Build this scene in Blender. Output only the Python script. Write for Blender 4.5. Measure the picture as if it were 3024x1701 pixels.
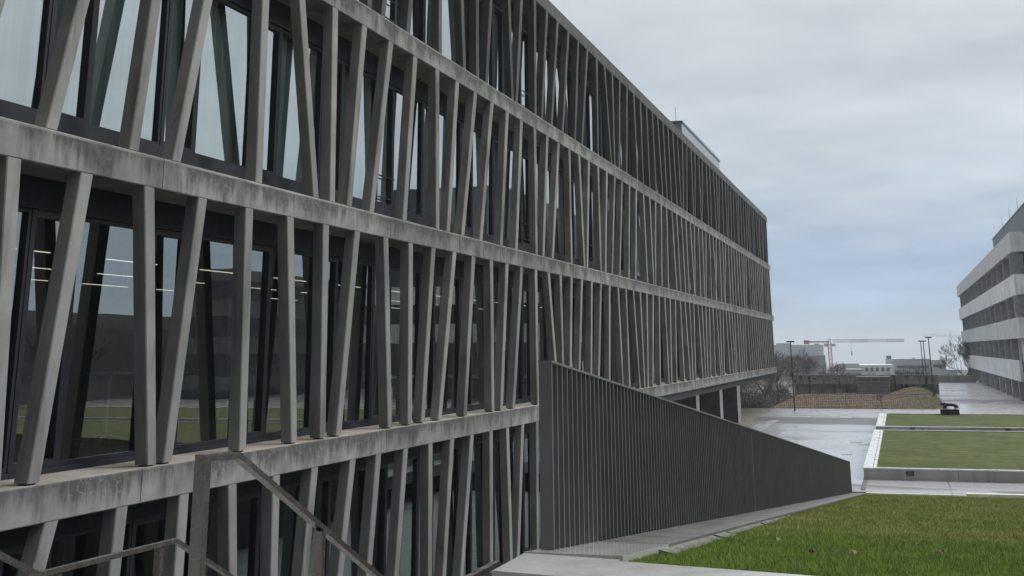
import bpy, math, random
import numpy as np
from mathutils import Vector, Matrix
R = math.radians
C = bpy.context.scene
for o in list(bpy.data.objects): bpy.data.objects.remove(o)
COL = C.collection
random.seed(7)

# ------------------------------------------------------------------ camera
# X runs along the big facade, Y towards it, Z up; the eye is at the origin, the plaza 4.25 m below
yaw, pitch, roll = .2923, .2725, -.0061
fwd = Vector((math.cos(yaw)*math.cos(pitch), math.sin(yaw)*math.cos(pitch), math.sin(pitch)))
rgt = Vector((math.sin(yaw), -math.cos(yaw), 0)); upv = rgt.cross(fwd)
r2 = math.cos(roll)*rgt + math.sin(roll)*upv; u2 = -math.sin(roll)*rgt + math.cos(roll)*upv
cd = bpy.data.cameras.new('camera'); cam = bpy.data.objects.new('camera', cd); COL.objects.link(cam)
cam.matrix_world = Matrix(((r2.x, u2.x, -fwd.x, 0), (r2.y, u2.y, -fwd.y, 0), (r2.z, u2.z, -fwd.z, 0), (0, 0, 0, 1)))
cd.sensor_width = 36; cd.lens = 3628.77/3024*36; cd.shift_y = -(850.5-19.2)/3024
cd.clip_start = .05; cd.clip_end = 20000
C.camera = cam

# ------------------------------------------------------------------ world: overcast sky
SUN_EL, SUN_AZ = 33, 152
W = bpy.data.worlds.new('World'); C.world = W; W.use_nodes = True
nt = W.node_tree; N = nt.nodes; L = nt.links; N.clear()
out = N.new('ShaderNodeOutputWorld'); bg = N.new('ShaderNodeBackground'); bg.inputs[1].default_value = .1
sky = N.new('ShaderNodeTexSky'); sky.sky_type = 'NISHITA'; sky.sun_disc = False
sky.sun_elevation = R(SUN_EL); sky.sun_rotation = R(SUN_AZ); sky.altitude = 500
tc = N.new('ShaderNodeTexCoord'); sep = N.new('ShaderNodeSeparateXYZ'); L.new(tc.outputs['Generated'], sep.inputs[0])
def wmath(op, a, b=None, c=None):
    m = N.new('ShaderNodeMath'); m.operation = op
    for i, v in enumerate((a, b, c)):
        if v is None: continue
        if isinstance(v, (int, float)): m.inputs[i].default_value = v
        else: L.new(v, m.inputs[i])
    return m.outputs[0]
den = wmath('ADD', wmath('MAXIMUM', sep.outputs[2], 0.0), .1)
cv = N.new('ShaderNodeCombineXYZ'); L.new(wmath('DIVIDE', sep.outputs[0], den), cv.inputs[0]); L.new(wmath('DIVIDE', sep.outputs[1], den), cv.inputs[1])
def wnoise(scale, detail, rough=.55, dist=0):
    n = N.new('ShaderNodeTexNoise'); n.inputs['Scale'].default_value = scale; n.inputs['Detail'].default_value = detail
    n.inputs['Roughness'].default_value = rough; n.inputs['Distortion'].default_value = dist
    L.new(cv.outputs[0], n.inputs['Vector']); return n.outputs[0]
n1 = wnoise(.75, 6, .55, .5); n2 = wnoise(2.4, 5, .55, .4); n3 = wnoise(3.1, 2, .5)
def ramp(nodes, stops, interp='LINEAR'):
    r = nodes.new('ShaderNodeValToRGB'); e = r.color_ramp.elements; r.color_ramp.interpolation = interp
    while len(e) < len(stops): e.new(.5)
    for k, (p, c) in enumerate(stops):
        e[k].position = p; e[k].color = (*c, 1) if len(c) == 3 else c
    return r
# colour by height above the horizon, the bands pushed about a little by the cloud noise
hz = wmath('ADD', wmath('MULTIPLY_ADD', sep.outputs[2], .5, .5), wmath('MULTIPLY', wmath('SUBTRACT', n2, .5), .02))
def hp(z): return .5 + z/2
rp = ramp(N, [(0, (.20, .20, .19)), (hp(-.08), (.42, .48, .53)), (hp(-.02), (.48, .60, .70)), (hp(.012), (.41, .53, .66)), (hp(.032), (.35, .47, .62)),
              (hp(.068), (.35, .455, .60)), (hp(.11), (.44, .515, .60)), (hp(.15), (.52, .575, .625)), (hp(.28), (.585, .625, .665)), (hp(.42), (.73, .76, .79)), (hp(.7), (1., 1., 1.)), (1, (1., 1., 1.))])
L.new(hz, rp.inputs[0])
br = ramp(N, [(.32, (.78, .79, .81)), (.46, (.92, .925, .93)), (.55, (1.02, 1.015, 1.01)), (.68, (1.17, 1.16, 1.15))])
nm = wmath('ADD', wmath('MULTIPLY', n1, .68), wmath('MULTIPLY', n2, .32)); L.new(nm, br.inputs[0])
m1 = N.new('ShaderNodeMix'); m1.data_type = 'RGBA'; m1.blend_type = 'MULTIPLY'; m1.inputs[0].default_value = 1
L.new(rp.outputs[0], m1.inputs[6]); L.new(br.outputs[0], m1.inputs[7])
# brightness slope added: dim behind the camera, so the pillars' side faces darken
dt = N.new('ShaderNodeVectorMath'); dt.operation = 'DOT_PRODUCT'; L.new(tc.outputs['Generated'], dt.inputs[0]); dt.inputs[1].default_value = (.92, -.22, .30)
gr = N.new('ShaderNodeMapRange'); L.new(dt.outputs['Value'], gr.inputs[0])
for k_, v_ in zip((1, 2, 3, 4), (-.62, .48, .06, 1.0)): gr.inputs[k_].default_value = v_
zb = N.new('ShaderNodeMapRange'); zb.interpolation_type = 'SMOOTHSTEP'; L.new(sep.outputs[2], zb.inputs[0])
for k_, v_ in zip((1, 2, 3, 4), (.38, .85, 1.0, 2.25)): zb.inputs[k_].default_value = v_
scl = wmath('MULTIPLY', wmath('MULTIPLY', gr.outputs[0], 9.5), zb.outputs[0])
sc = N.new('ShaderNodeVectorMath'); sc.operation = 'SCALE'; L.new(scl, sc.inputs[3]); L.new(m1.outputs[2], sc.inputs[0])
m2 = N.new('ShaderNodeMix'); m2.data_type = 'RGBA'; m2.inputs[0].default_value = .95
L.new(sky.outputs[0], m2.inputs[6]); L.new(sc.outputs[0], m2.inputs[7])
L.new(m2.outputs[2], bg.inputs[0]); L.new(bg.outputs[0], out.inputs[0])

# ------------------------------------------------------------------ sun behind cloud
sl = bpy.data.lights.new('sun', 'SUN'); sl.energy = 1.5; sl.angle = R(30); sl.color = (1, .985, .96)
so = bpy.data.objects.new('sun', sl); COL.objects.link(so)
sd = Vector((math.sin(R(SUN_AZ))*math.cos(R(SUN_EL)), math.cos(R(SUN_AZ))*math.cos(R(SUN_EL)), math.sin(R(SUN_EL))))
so.rotation_euler = sd.to_track_quat('Z', 'Y').to_euler(); so.location = (40, -60, 60)
C.view_settings.view_transform = 'Standard'; C.view_settings.look = 'None'; C.view_settings.exposure = .30; C.view_settings.gamma = 1
C.cycles.max_bounces = 7; C.cycles.transparent_max_bounces = 12; C.cycles.diffuse_bounces = 3; C.cycles.glossy_bounces = 4
C.cycles.caustics_reflective = False; C.cycles.caustics_refractive = False
C.cycles.use_denoising = True

# ------------------------------------------------------------------ materials
class NB:
    """small helper round one material's nodes"""
    def __init__(s, name, rough=.7, metal=0., spec=.5):
        s.m = bpy.data.materials.new(name); s.m.use_nodes = True
        s.t = s.m.node_tree; s.N = s.t.nodes; s.L = s.t.links
        s.b = s.N['Principled BSDF']; s.out = s.N['Material Output']
        s.set('Roughness', rough); s.set('Metallic', metal); s.set('Specular IOR Level', spec)
        s.pos = s.N.new('ShaderNodeNewGeometry').outputs['Position']
        s.sep = s.N.new('ShaderNodeSeparateXYZ'); s.L.new(s.pos, s.sep.inputs[0])
        s.X, s.Y, s.Z = s.sep.outputs
    def link(s, v, i):
        if isinstance(v, (int, float)): i.default_value = v
        elif isinstance(v, tuple): i.default_value = (*v, 1) if len(v) == 3 and i.type == 'RGBA' else v
        else: s.L.new(v, i)
    def set(s, n, v): s.link(v, s.b.inputs[n])
    def math(s, op, a, b=None, c=None, clamp=False):
        m = s.N.new('ShaderNodeMath'); m.operation = op; m.use_clamp = clamp
        for i, v in enumerate((a, b, c)):
            if v is not None: s.link(v, m.inputs[i])
        return m.outputs[0]
    def vec(s, sx=1, sy=1, sz=1):
        m = s.N.new('ShaderNodeMapping'); m.inputs['Scale'].default_value = (sx, sy, sz); s.L.new(s.pos, m.inputs[0]); return m.outputs[0]
    def noise(s, scale, detail=3, rough=.55, v=None, dist=0):
        n = s.N.new('ShaderNodeTexNoise'); n.inputs['Scale'].default_value = scale; n.inputs['Detail'].default_value = detail
        n.inputs['Roughness'].default_value = rough; n.inputs['Distortion'].default_value = dist
        s.L.new(v if v is not None else s.pos, n.inputs['Vector']); return n.outputs[0]
    def rng(s, v, a, b, c=0., d=1., smooth=True):
        m = s.N.new('ShaderNodeMapRange'); m.interpolation_type = 'SMOOTHSTEP' if smooth else 'LINEAR'
        s.link(v, m.inputs[0])
        for k, q in zip((1, 2, 3, 4), (a, b, c, d)): m.inputs[k].default_value = q
        return m.outputs[0]
    def mix(s, f, a, b, blend='MIX'):
        m = s.N.new('ShaderNodeMix'); m.data_type = 'RGBA'; m.blend_type = blend
        s.link(f, m.inputs[0]); s.link(a, m.inputs[6]); s.link(b, m.inputs[7]); return m.outputs[2]
    def bump(s, h, strength=.3, dist=.01):
        b = s.N.new('ShaderNodeBump'); b.inputs['Strength'].default_value = strength; b.inputs['Distance'].default_value = dist
        s.link(h, b.inputs['Height']); s.L.new(b.outputs[0], s.b.inputs['Normal'])

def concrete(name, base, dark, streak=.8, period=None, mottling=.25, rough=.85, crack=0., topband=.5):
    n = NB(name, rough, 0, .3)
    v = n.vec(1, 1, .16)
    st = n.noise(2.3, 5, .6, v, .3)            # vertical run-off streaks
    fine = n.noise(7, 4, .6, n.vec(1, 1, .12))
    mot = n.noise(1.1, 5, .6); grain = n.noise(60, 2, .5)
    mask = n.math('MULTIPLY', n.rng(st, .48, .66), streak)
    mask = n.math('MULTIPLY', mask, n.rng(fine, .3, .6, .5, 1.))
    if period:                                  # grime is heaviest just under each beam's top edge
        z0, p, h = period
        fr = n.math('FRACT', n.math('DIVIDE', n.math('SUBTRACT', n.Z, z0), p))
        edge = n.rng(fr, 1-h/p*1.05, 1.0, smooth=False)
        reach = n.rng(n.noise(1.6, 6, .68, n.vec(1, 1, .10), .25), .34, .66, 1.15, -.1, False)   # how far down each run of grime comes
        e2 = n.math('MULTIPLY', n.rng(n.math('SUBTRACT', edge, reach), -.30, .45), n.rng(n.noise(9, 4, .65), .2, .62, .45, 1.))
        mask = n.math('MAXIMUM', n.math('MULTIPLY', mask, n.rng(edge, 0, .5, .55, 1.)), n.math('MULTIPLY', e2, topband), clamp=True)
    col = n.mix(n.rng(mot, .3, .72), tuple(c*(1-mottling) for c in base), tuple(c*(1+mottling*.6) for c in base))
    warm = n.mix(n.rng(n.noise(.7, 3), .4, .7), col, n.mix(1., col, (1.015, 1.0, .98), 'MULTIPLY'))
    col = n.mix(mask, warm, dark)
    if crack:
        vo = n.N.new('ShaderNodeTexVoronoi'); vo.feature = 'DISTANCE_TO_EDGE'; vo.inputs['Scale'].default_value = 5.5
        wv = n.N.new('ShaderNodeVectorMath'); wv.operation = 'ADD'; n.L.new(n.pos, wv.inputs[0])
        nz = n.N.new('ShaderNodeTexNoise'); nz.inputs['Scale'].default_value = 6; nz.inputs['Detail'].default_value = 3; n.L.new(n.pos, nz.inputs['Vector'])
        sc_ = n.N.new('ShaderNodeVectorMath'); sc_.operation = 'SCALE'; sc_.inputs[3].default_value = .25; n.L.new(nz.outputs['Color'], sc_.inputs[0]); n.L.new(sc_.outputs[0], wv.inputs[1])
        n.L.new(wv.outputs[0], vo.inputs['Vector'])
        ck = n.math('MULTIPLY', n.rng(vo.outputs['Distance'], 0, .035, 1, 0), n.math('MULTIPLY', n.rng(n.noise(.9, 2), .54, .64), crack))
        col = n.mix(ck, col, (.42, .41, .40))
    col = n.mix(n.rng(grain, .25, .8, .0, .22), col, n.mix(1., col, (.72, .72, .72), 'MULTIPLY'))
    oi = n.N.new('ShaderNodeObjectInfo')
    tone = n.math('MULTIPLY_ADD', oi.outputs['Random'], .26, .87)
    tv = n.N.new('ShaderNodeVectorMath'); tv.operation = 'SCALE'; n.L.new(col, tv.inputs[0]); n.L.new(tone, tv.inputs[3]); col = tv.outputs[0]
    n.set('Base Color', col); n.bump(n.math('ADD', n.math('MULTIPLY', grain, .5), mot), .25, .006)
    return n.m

def plain(name, col, rough=.6, metal=0., var=.15, scale=3., spec=.5, bump=0.):
    n = NB(name, rough, metal, spec)
    f = n.noise(scale, 4)
    n.set('Base Color', n.mix(n.rng(f, .3, .7), tuple(c*(1-var) for c in col), tuple(min(1, c*(1+var)) for c in col)))
    n.set('Roughness', n.rng(n.noise(scale*2.3, 3), .25, .75, max(.02, rough-.08), min(1, rough+.08)))
    if bump: n.bump(n.noise(scale*12, 3), bump, .01)
    return n.m

PER = (-1.3806, 3.79, .4)
M = {}
M['concrete'] = concrete('facade concrete', (.218, .220, .216), (.062, .063, .062), .85, PER, .28, crack=.32, topband=1.0)
M['pillar'] = concrete('pillar concrete', (.228, .230, .225), (.090, .092, .090), .8, None, .2)
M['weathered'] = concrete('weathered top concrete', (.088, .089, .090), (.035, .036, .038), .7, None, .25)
M['sill'] = concrete('sill concrete', (.33, .305, .27), (.19, .175, .15), .4, None, .25)
M['inner'] = plain('dark interior plaster', (.09, .095, .09), .9)
M['core'] = plain('interior wall paint', (.16, .165, .155), .9)
M['floorin'] = plain('interior floor', (.10, .10, .09), .5)
M['shade'] = plain('blind box metal', (.009, .011, .016), .55, 0, .1, 3, .15)
M['frame'] = plain('window frame metal', (.012, .014, .020), .5, 0, .1, 3, .25)
M['fence'] = plain('anthracite powder coated steel', (.112, .119, .122), .5, .1, .12)
M['joint'] = plain('dark joint rubber', (.02, .02, .02), .9)
M['steel'] = plain('brushed stainless steel', (.30, .29, .275), .27, .85, .02, 5)
M['railgrey'] = plain('grey railing paint', (.17, .165, .165), .5, .1, .08)
M['soffit'] = plain('dark soffit panel', (.022, .025, .030), .6)
M['pier'] = plain('pier concrete', (.05, .055, .062), .8, 0, .2)  # dark colour holds the shade on the piers' sides
M['pierlit'] = plain('lit pier front concrete', (.21, .208, .195), .8, 0, .15)  # same concrete, paler: daylight on the fronts is put into the colour
M['metalclad'] = plain('penthouse zinc cladding', (.33, .36, .40), .45, .5, .06)
M['zincedge'] = plain('penthouse zinc edge', (.16, .17, .19), .4, .5, .06)
M['curtain'] = plain('curtain fabric', (.82, .83, .85), .9, 0, .04)
M['white'] = plain('white painted metal', (.55, .60, .56), .5)

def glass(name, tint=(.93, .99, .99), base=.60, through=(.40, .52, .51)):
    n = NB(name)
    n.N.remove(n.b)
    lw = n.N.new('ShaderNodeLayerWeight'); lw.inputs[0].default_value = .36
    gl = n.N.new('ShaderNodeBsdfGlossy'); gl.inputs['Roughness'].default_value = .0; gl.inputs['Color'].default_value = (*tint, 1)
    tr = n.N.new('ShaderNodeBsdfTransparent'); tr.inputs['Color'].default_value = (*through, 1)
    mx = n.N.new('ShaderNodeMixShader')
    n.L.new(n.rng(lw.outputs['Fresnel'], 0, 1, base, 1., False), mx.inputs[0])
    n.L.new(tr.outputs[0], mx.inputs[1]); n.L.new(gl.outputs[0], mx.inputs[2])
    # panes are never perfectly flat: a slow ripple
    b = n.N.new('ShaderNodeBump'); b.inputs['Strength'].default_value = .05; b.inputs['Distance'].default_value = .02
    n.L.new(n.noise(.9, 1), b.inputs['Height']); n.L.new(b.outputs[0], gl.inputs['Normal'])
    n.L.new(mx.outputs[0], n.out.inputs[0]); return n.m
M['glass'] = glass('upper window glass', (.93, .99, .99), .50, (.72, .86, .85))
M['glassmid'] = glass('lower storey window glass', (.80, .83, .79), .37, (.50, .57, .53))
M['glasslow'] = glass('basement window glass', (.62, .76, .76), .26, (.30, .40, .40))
M['darkglass'] = plain('dark strip glazing', (.075, .080, .090), .25, 0, .04)

def emit(name, col, s):
    n = NB(name); n.N.remove(n.b); e = n.N.new('ShaderNodeEmission'); e.inputs[0].default_value = (*col, 1); e.inputs[1].default_value = s
    n.L.new(e.outputs[0], n.out.inputs[0]); return n.m
M['lamp'] = emit('lit lamp diffuser', (1, .93, .72), 1.5)

def wet_paving():
    n = NB('wet paving', .3, 0, .5)
    big = n.noise(.11, 5, .6, n.vec(1, .45, 1), .5); mid = n.noise(.55, 5, .6, n.vec(1.2, .5, 1), .6); fine = n.noise(30, 3)
    wet = n.rng(n.math('ADD', n.math('MULTIPLY', big, .65), n.math('MULTIPLY', mid, .35)), .43, .57)   # 1 = film of water
    col = n.mix(wet, (.13, .133, .14), (.50, .505, .52))  # wet patches paler: the sky's reflection is put into the colour too
    col = n.mix(n.rng(fine, .35, .75), n.mix(1., col, (.8, .8, .8), 'MULTIPLY'), col)
    # bays of the paving, parted by thin joints
    jx_ = n.math('ABSOLUTE', n.math('SUBTRACT', n.math('FRACT', n.math('DIVIDE', n.X, 13.0)), .5))
    jy_ = n.math('ABSOLUTE', n.math('SUBTRACT', n.math('FRACT', n.math('DIVIDE', n.math('ADD', n.Y, 1.2), 7.5)), .5))
    jn = n.math('MAXIMUM', n.rng(jx_, .4965, .499), n.rng(jy_, .4945, .498))
    col = n.mix(n.math('MULTIPLY', jn, .45), col, (.07, .07, .075))
    n.set('Base Color', col); n.set('Roughness', n.rng(wet, 0, 1, .50, .17, False))
    n.set('Specular IOR Level', n.rng(wet, 0, 1, .25, .7, False))
    n.bump(fine, .1, .003); return n.m
M['paving'] = wet_paving()
M['brownconc'] = plain('brown paving under the building', (.16, .145, .125), .7)  # brown tone of the paving beneath the overhang
M['paleslab'] = plain('pale paving slab', (.34, .35, .35), .35, 0, .12, 1.5)
M['gutter'] = plain('gravel gutter', (.10, .105, .11), .8, 0, .5, 40)
M['terrace'] = plain('terrace concrete', (.22, .22, .21), .6, 0, .15)
M['earth'] = plain('earth', (.07, .065, .045), .95, 0, .3, .3)

def capstone(name, base, rough, moss):
    n = NB(name, rough, 0, .55)
    g = n.noise(55, 2); m = n.noise(3.5, 5, .65); s = n.noise(.8, 4)
    c = n.mix(n.rng(m, .3, .7), tuple(q*.86 for q in base), tuple(q*1.08 for q in base))
    c = n.mix(n.math('MULTIPLY', n.rng(m, .45, .65), n.math('MULTIPLY', n.rng(s, .35, .6), moss)), c, (.085, .083, .072))
    c = n.mix(n.rng(g, .5, .8, 0, .3), c, n.mix(1., c, (.7, .7, .7), 'MULTIPLY'))
    n.set('Base Color', c); n.set('Roughness', n.rng(m, .3, .7, rough*.75, rough*1.3)); n.bump(g, .1, .003); return n.m
M['capnew'] = capstone('polished pale coping', (.42, .425, .415), .13, .05)
M['capold'] = capstone('weathered coping', (.100, .099, .094), .45, .8)
M['footing'] = plain('pale concrete footing', (.13, .125, .112), .85, 0, .25, 8)
M['wallold'] = concrete('stained low wall', (.12, .10, .08), (.03, .027, .024), .9, None, .3)
M['planter'] = concrete('planter concrete', (.31, .315, .305), (.16, .16, .155), .45, None, .12)
M['plantercap'] = capstone('planter coping', (.62, .63, .64), .3, .0)
M['black'] = plain('black metal', (.012, .012, .014), .5)
M['bronze'] = plain('dark bronze', (.013, .012, .012), .38, .4)
M['pole'] = plain('dark lamp post paint', (.025, .026, .034), .5)

def lawn_mat(name, near):
    n = NB(name, .9, 0, .2)
    a = n.noise(.55, 4, .6); b = n.noise(3.2, 4, .65); f = n.noise(45, 2, .8)
    g_ = 1.60 if near else .58
    green = n.mix(n.rng(b, .3, .7), (.084*g_, .136*g_, .021*g_), (.134*g_, .192*g_, .030*g_))
    dry = n.mix(n.rng(b, .3, .7), (.180*g_, .186*g_, .052*g_), (.255*g_, .240*g_, .085*g_))
    if near:  # a mown, greener strip along the front wall, paler and drier lawn behind it
        fx = n.rng(n.math('ADD', n.X, n.math('MULTIPLY_ADD', n.noise(1.3, 3), 3.0, -1.5)), 9.0, 11.5)
        k = n.math('MULTIPLY', fx, n.rng(n.math('ADD', n.math('MULTIPLY', a, .6), n.math('MULTIPLY', b, .4)), .36, .66, .05, .90))
    else:
        b2 = n.noise(1.0, 6, .75, n.vec(1.0, .38, 1)); f = n.noise(1.7, 7, .85, n.vec(1.0, .35, 1)); k = n.rng(n.math('ADD', n.math('MULTIPLY', a, .35), n.math('MULTIPLY', b2, .65)), .40, .62, .0, .62)
    c = n.mix(k, green, dry)
    c = n.mix(n.rng(f, .36, .62), n.mix(1., c, (.45, .47, .40) if near else (.42, .46, .36), 'MULTIPLY'), c)
    n.set('Base Color', c)
    if near:
        vm = n.N.new('ShaderNodeVectorMath'); vm.operation = 'ADD'; gm = n.N.new('ShaderNodeNewGeometry'); n.L.new(gm.outputs['Normal'], vm.inputs[0]); vm.inputs[1].default_value = (0, 0, 1.6)
        vn = n.N.new('ShaderNodeVectorMath'); vn.operation = 'NORMALIZE'; n.L.new(vm.outputs[0], vn.inputs[0]); n.L.new(vn.outputs[0], n.b.inputs['Normal'])
    return n.m
M['lawn'] = lawn_mat('lawn grass', True); M['turf'] = lawn_mat('planter turf', False)
def meadow_mat():
    n = NB('dry meadow', .95, 0, .1)
    a = n.noise(.22, 5, .6, n.vec(.6, 1, 1)); b = n.noise(.5, 4, .6, n.vec(.6, 1, 1))
    c = n.mix(n.rng(a, .35, .65), (.128, .100, .074), (.172, .130, .090))
    c = n.mix(n.rng(b, .52, .75, 0, .6), c, (.26, .18, .10))
    c = n.mix(n.rng(n.Y, -3.2, 1.5), (.125, .120, .062), c)
    n.set('Base Color', c); return n.m
M['meadow'] = meadow_mat()
M['bark'] = plain('bare tree bark', (.060, .052, .047), .95, 0, .3, 6)
M['twig'] = plain('bare twigs', (.125, .110, .102), .95, 0, .3, 2)
M['bush'] = plain('winter shrub leaves', (.050, .050, .040), .9, 0, .4, 3)

# ------------------------------------------------------------------ mesh helpers
class MB:
    def __init__(s): s.v = []; s.f = []
    def add(s, v, f):
        k = len(s.v); s.v += [tuple(p) for p in v]; s.f += [tuple(k+i for i in q) for q in f]; return s
    def box(s, x0, x1, y0, y1, z0, z1):
        return s.prism([(x0, y0), (x1, y0), (x1, y1), (x0, y1)], z0, z1)
    def prism(s, poly, z0, z1):
        n = len(poly); return s.loft([(x, y, z0) for x, y in poly], [(x, y, z1) for x, y in poly])
    def loft(s, a, b):
        n = len(a)
        return s.add(list(a)+list(b), [tuple(range(n-1, -1, -1)), tuple(range(n, 2*n))] + [(i, (i+1) % n, n+(i+1) % n, n+i) for i in range(n)])
    def slope(s, x0, x1, y0, y1, t0, t1, th):      # slab whose top falls from t0 to t1
        return s.loft([(x0, y0, t0-th), (x1, y0, t1-th), (x1, y1, t1-th), (x0, y1, t0-th)], [(x0, y0, t0), (x1, y0, t1), (x1, y1, t1), (x0, y1, t0)])
    def quad(s, *p): return s.add(p, [(0, 1, 2, 3)])
    def tube(s, p, q, r0, r1=None, n=6, cap=True):
        p = Vector(p); q = Vector(q); r1 = r0 if r1 is None else r1
        d = (q-p).normalized(); a = d.orthogonal().normalized(); b = d.cross(a)
        A = [p+r0*(math.cos(t)*a+math.sin(t)*b) for t in [2*math.pi*i/n for i in range(n)]]
        B = [q+r1*(math.cos(t)*a+math.sin(t)*b) for t in [2*math.pi*i/n for i in range(n)]]
        f = [(i, (i+1) % n, n+(i+1) % n, n+i) for i in range(n)]
        if cap: f += [tuple(range(n-1, -1, -1)), tuple(range(n, 2*n))]
        return s.add(A+B, f)
    def bar(s, p, q, w, h):                         # rectangular bar in a vertical plane along X, top edge through p-q
        (x0, y, z0), (x1, _, z1) = p, q
        return s.loft([(x0, y-w/2, z0-h), (x0, y+w/2, z0-h), (x0, y+w/2, z0), (x0, y-w/2, z0)][::-1], [(x1, y-w/2, z1-h), (x1, y+w/2, z1-h), (x1, y+w/2, z1), (x1, y-w/2, z1)][::-1])
    def build(s, name, mat, parent=None, smooth=False):
        off = Vector((0, 0, 0))
        p = parent
        while p is not None: off += p.location; p = p.parent
        me = bpy.data.meshes.new(name)
        me.from_pydata([(x-off.x, y-off.y, z-off.z) for x, y, z in s.v], [], s.f); me.validate(); me.update()
        if smooth: me.polygons.foreach_set('use_smooth', [True]*len(me.polygons))
        o = bpy.data.objects.new(name, me); COL.objects.link(o); o.data.materials.append(M[mat] if isinstance(mat, str) else mat)
        if parent is not None: o.parent = parent
        return o
def tag(o, label, cat, group=None, kind='thing'):
    o['label'] = label; o['category'] = cat; o['kind'] = kind
    if group: o['group'] = group
    return o
def thing(name, label, cat, loc=(0, 0, 0), group=None):
    o = bpy.data.objects.new(name, None); COL.objects.link(o); o.location = loc; o.empty_display_size = .2
    return tag(o, label, cat, group)
def struct(o): o['kind'] = 'structure'; return o
def stuff(o): o['kind'] = 'stuff'; return o
def dup(root, loc, label=None, scale=None, rotz=0, group=None):
    c = root.copy(); COL.objects.link(c); c.location = loc; c.rotation_euler = (0, 0, rotz)
    if scale: c.scale = scale
    if label: c['label'] = label
    if group: c['group'] = group
    for ch in list(root.children):
        d = ch.copy(); COL.objects.link(d); d.parent = c
        for g in list(ch.children):
            e = g.copy(); COL.objects.link(e); e.parent = d
    return c

# ================================================================== THE GROUND
GZ = -4.25
def zc(x): return -.949-.0944*(x-6.31)         # top of the coping that falls away along the light well
ZL = lambda x: zc(x)-.062                        # the lawn beside it
# one big sheet that runs out over the brow of the hill
def terrain(x, y):
    if x < 170: return -6.2
    if x < 520: return -6.2-(x-170)*.006
    return -8.3-(x-520)*.075
m = MB(); xs = [-300, -60, 0, 60, 130, 170, 240, 320, 420, 520, 700, 1000, 1500, 2500, 5000]; ys = [-4000, -1500, -600, -200, -60, 0, 60, 200, 600, 1500, 4000]
for x in xs:
    for y in ys: m.v.append((x, y, terrain(x, y)))
for i in range(len(xs)-1):
    for j in range(len(ys)-1):
        a = i*len(ys)+j; m.f.append((a, a+len(ys), a+len(ys)+1, a+1))
struct(m.build('ground', 'earth'))
# plaza: the wet asphalt in pieces that leave the light well open
m = MB()
m.box(41.62, 96.4, -60, 1.31, GZ-.4, GZ); m.box(41.62, 49.2, 1.312, 2.3, GZ-.4, GZ); m.box(49.2, 96.4, 1.312, 60, GZ-.4, GZ)
m.box(96.402, 170, -60, -3.2, GZ-.4, GZ)
struct(m.build('plaza', 'paving'))
m = MB(); m.box(49.3, 96.3, 9.0, 30, GZ+.004, GZ+.01); m.box(60, 80, 8.3, 8.998, GZ+.004, GZ+.01); struct(m.build('sheltered_paving', 'brownconc'))
m = MB(); m.box(67, 80.7, 7.35, 7.85, GZ+.004, GZ+.012); struct(m.build('pale_paving_strip', 'paleslab'))
m = MB(); m.box(62.5, 64.2, 2.0, 2.5, GZ+.004, GZ+.010); m.box(84, 86, 3.2, 3.9, GZ+.004, GZ+.010); m.box(55.5, 56.7, 2.2, 2.6, GZ+.004, GZ+.01); struct(m.build('cover_slab', 'paleslab'))
m = MB(); m.box(42.1, 46.2, 1.34, 1.48, GZ+.004, GZ+.015); struct(m.build('gutter', 'gutter'))
m = MB(); m.box(41.4, 41.75, -60, -1.6, GZ-.3, GZ+.04); m.box(41.4, 41.618, -1.598, 1.31, GZ-.3, GZ-.005); struct(m.build('kerb', 'plantercap'))
m = MB(); m.box(96.41, 170, -3.195, -3.0, GZ-.3, GZ+.05); struct(m.build('promenade_kerb', 'capold'))
m = MB(); m.box(90.5, 96.38, -3.0, 60, GZ+.004, GZ+.01); struct(m.build('footpath', 'paleslab')) if False else None
# terrace the photographer stands on, and the stairs down to the light well
m = MB(); m.prism([(-25, -60), (-6.5, -60), (5.46-.185*5.2, -3), (5.46, 2.2), (-25, 2.2)], -5.3, -1.4); m.box(-25, 5.46, 2.202, 5.3, -5.3, -1.4); struct(m.build('terrace', 'terrace'))
m = MB(); x = 5.462; z = -1.4
for k in range(4): z -= .175; m.box(x, x+.37, 2.202, 5.3, -5.3, z); x += .371
m.box(x, 8.4, 2.202, 5.3, -5.3, -2.24); x = 8.401; z = -2.24
for k in range(17): z -= .175; m.box(x, x+.37, 2.202, 5.3, -5.32, z); x += .371
struct(m.build('stairway', 'terrace'))
m = MB(); m.box(-25, 49, 5.302, 10.4, -5.6, -5.3); m.box(15, 49, 1.8, 5.3, -5.6, -5.302); struct(m.build('court_floor', 'terrace'))

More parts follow.
